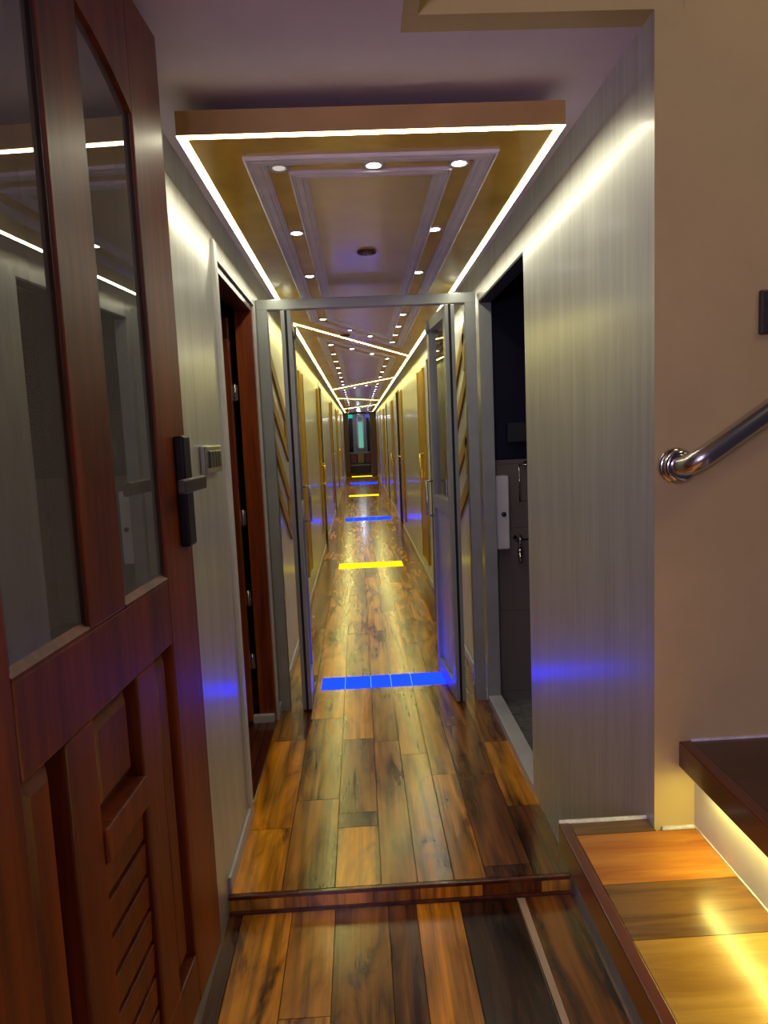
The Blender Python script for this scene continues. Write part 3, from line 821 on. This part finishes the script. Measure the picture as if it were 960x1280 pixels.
# first tread: planks across, thick red nosing on the left, notched round the wall corner
mb = MB()
ys = [1.512,1.462,1.290,1.135,.940,.70,.45,.2,YT]
mm = ['plank_2','plank_1','plank_2','plank_3','plank_4','plank_1','plank_3','plank_2']
for i in range(8):
    x1_ = XR-.001 if i == 0 else .716
    mb.box(Vector((.444,ys[i+1]+.0007,Z1-.03))+O, Vector((x1_,ys[i]-.0007,Z1))+O, M[mm[i]])
mb.box(Vector((.446,YT,Z1-.064))+O, Vector((.700,1.465,Z1-.031))+O, M['dark_wood'])
mb.build('tread', None, sc_)
sb('nosing', (.418,YT,Z1-.066), (.4435,1.515,Z1+.001), M['nosing'], .003)
mb = MB(); mb.box(Vector((.42,1.512,Z1-.01))+O, Vector((XR,1.520,Z1+.006))+O, M['caulk'], .002); mb.box(Vector((.64,1.466,Z1-.004))+O, Vector((.716,1.474,Z1+.004))+O, M['caulk'], .002)
mb.box(Vector((.7135,1.0,Z1-.002))+O, Vector((.7165,1.47,Z1+.003))+O, M['caulk'])
mb.build('joint_filler', None, sc_)
sb('riser', (.612,YT,ZF), (.640,YC-.001,Z1-.065), M['white_paint'])
sb('riser_base', (.606,YT,ZF), (.612,YC-.002,ZF+.03), M['white_paint'], .001)
sb('riser', (.716,YT,Z1-.031), (.74,YC-.001,Z2-.06), M['white_paint'])
# second tread
mb = MB()
ys = [YC-.001,1.30,1.13,.93,.7,.4,YT]; mm = ['plank_5','plank_5','plank_4','plank_5','plank_2','plank_5']
for i in range(6): mb.box(Vector((.706,ys[i+1]+.0007,Z2-.03))+O, Vector((1.02,ys[i]-.0007,Z2))+O, M[mm[i]])
mb.box(Vector((.712,YT,Z2-.055))+O, Vector((1.0,YC-.002,Z2-.031))+O, M['dark_wood'])
mb.build('tread', None, sc_)
sb('nosing', (.679,YT,Z2-.058), (.7055,YC-.001,Z2+.001), M['nosing'], .003)
mb = MB(); mb.box(Vector((.706,YC-.006,Z2-.004))+O, Vector((1.02,YC-.0005,Z2+.005))+O, M['caulk'], .001); mb.build('joint_filler', None, sc_)
t = bmesh.new(); vs = [t.verts.new(Vector(p)+O) for p in ((.695,YT,Z2-.0585),(.707,YT,Z2-.0585),(.707,1.40,Z2-.0585),(.695,1.40,Z2-.0585))]
f_ = t.faces.new(vs); f_.normal_update()
if f_.normal.z > 0: f_.normal_flip()
mb = MB(); mb.add(t, M['led_step']); mb.build('light_strip', None, sc_)
sb('riser', (1.02,YT,Z2-.031), (1.04,YC-.001,Z2+.2), M['white_paint'])

# ------------------------------------------------------------------ handrail
t = empty('handrail', (.668,YC,1.335)); tag(t, 'polished steel handrail rising along the beige stair wall', 'handrail')
mb = MB(); path = [(0,-.012,0),(0,-.040,.002)]
for k in range(1,8):
    a = k/7*math.pi/2
    path.append((.03*(1-math.cos(a)), -.042-.034*math.sin(a), .002+.02*(1-math.cos(a))))
for k in range(1,14): path.append((.03+k*.075, -.076, .022+k*.075*.66))
mb.tube(path, .0215, M['steel'], 28); mb.build('rail', None, t)
mb = MB(); mb.lathe([(.036,0),(.038,-.004),(.038,-.010),(.033,-.014)], (0,0,0), 'y', M['chrome'], 36); mb.build('wall_flange', None, t)
mb = MB(); mb.lathe([(.029,-.014),(.034,-.018),(.034,-.032),(.029,-.036),(.022,-.036)], (0,0,0), 'y', M['chrome'], 36); mb.build('collar', None, t)

# ------------------------------------------------------------------ camera
f_px, cx, cy = 880., 480., 640.
vp = (447.5,542.5); tilt = .043
F = Vector(((vp[0]-cx)/f_px, -(vp[1]-cy)/f_px, -1.)).normalized()
u = Vector((-tilt, 1., 0.)); c_ = u.dot(F)/F.z
U = Vector((u.x, u.y, -c_)).normalized(); Rt = F.cross(U)
cam = bpy.data.cameras.new('camera'); co = bpy.data.objects.new('camera', cam); COL.objects.link(co)
m3 = Matrix((Rt, F, U)); m4 = m3.to_4x4(); m4.translation = Vector((0,0,1.43)); co.matrix_world = m4
cam.sensor_fit = 'VERTICAL'; cam.sensor_height = 36.; cam.lens = f_px/1280.*36.
cam.clip_start = .02; cam.clip_end = 100
scene.camera = co

# ------------------------------------------------------------------ added fill lights and world
def area(name, loc, rot, size, power, color):
    l = bpy.data.lights.new(name, 'AREA'); l.shape = 'DISK'; l.size = size; l.energy = power; l.color = color
    o = bpy.data.objects.new(name, l); COL.objects.link(o); o.location = loc; o.rotation_euler = rot; return o
def point(name, loc, power, color, r_=.1):
    l = bpy.data.lights.new(name, 'POINT'); l.energy = power; l.color = color; l.shadow_soft_size = r_
    o = bpy.data.objects.new(name, l); COL.objects.link(o); o.location = loc; return o
point('lobby_fill', (-.42,-1.0,1.70), 62., (.76,.58,1.0), .2)  # added unseen fill for the lavender ambience and behind the open door
point('stairwell_fill', (1.5,.2,3.0), 18., (1.,.78,.45), .2)  # added unseen fill that brightens the beige stair wall
point('end_room_fill', (.05,YE+1.1,2.0), 7., (.8,.8,1.), .06)  # added fill without a fixture, brightens the end window frame
w = bpy.data.worlds.new('night'); scene.world = w; w.use_nodes = True
bg = w.node_tree.nodes['Background']; bg.inputs[0].default_value = (.42,.34,.52,1); bg.inputs[1].default_value = .06

scene.view_settings.view_transform = 'Standard'; scene.view_settings.look = 'None'
scene.view_settings.exposure = 0.; scene.view_settings.gamma = 1.; scene.view_settings.use_curve_mapping = False
scene.cycles.max_bounces = 10; scene.cycles.diffuse_bounces = 5; scene.cycles.glossy_bounces = 6; scene.cycles.transparent_max_bounces = 12
scene.cycles.sample_clamp_indirect = 6.; scene.cycles.use_denoising = True
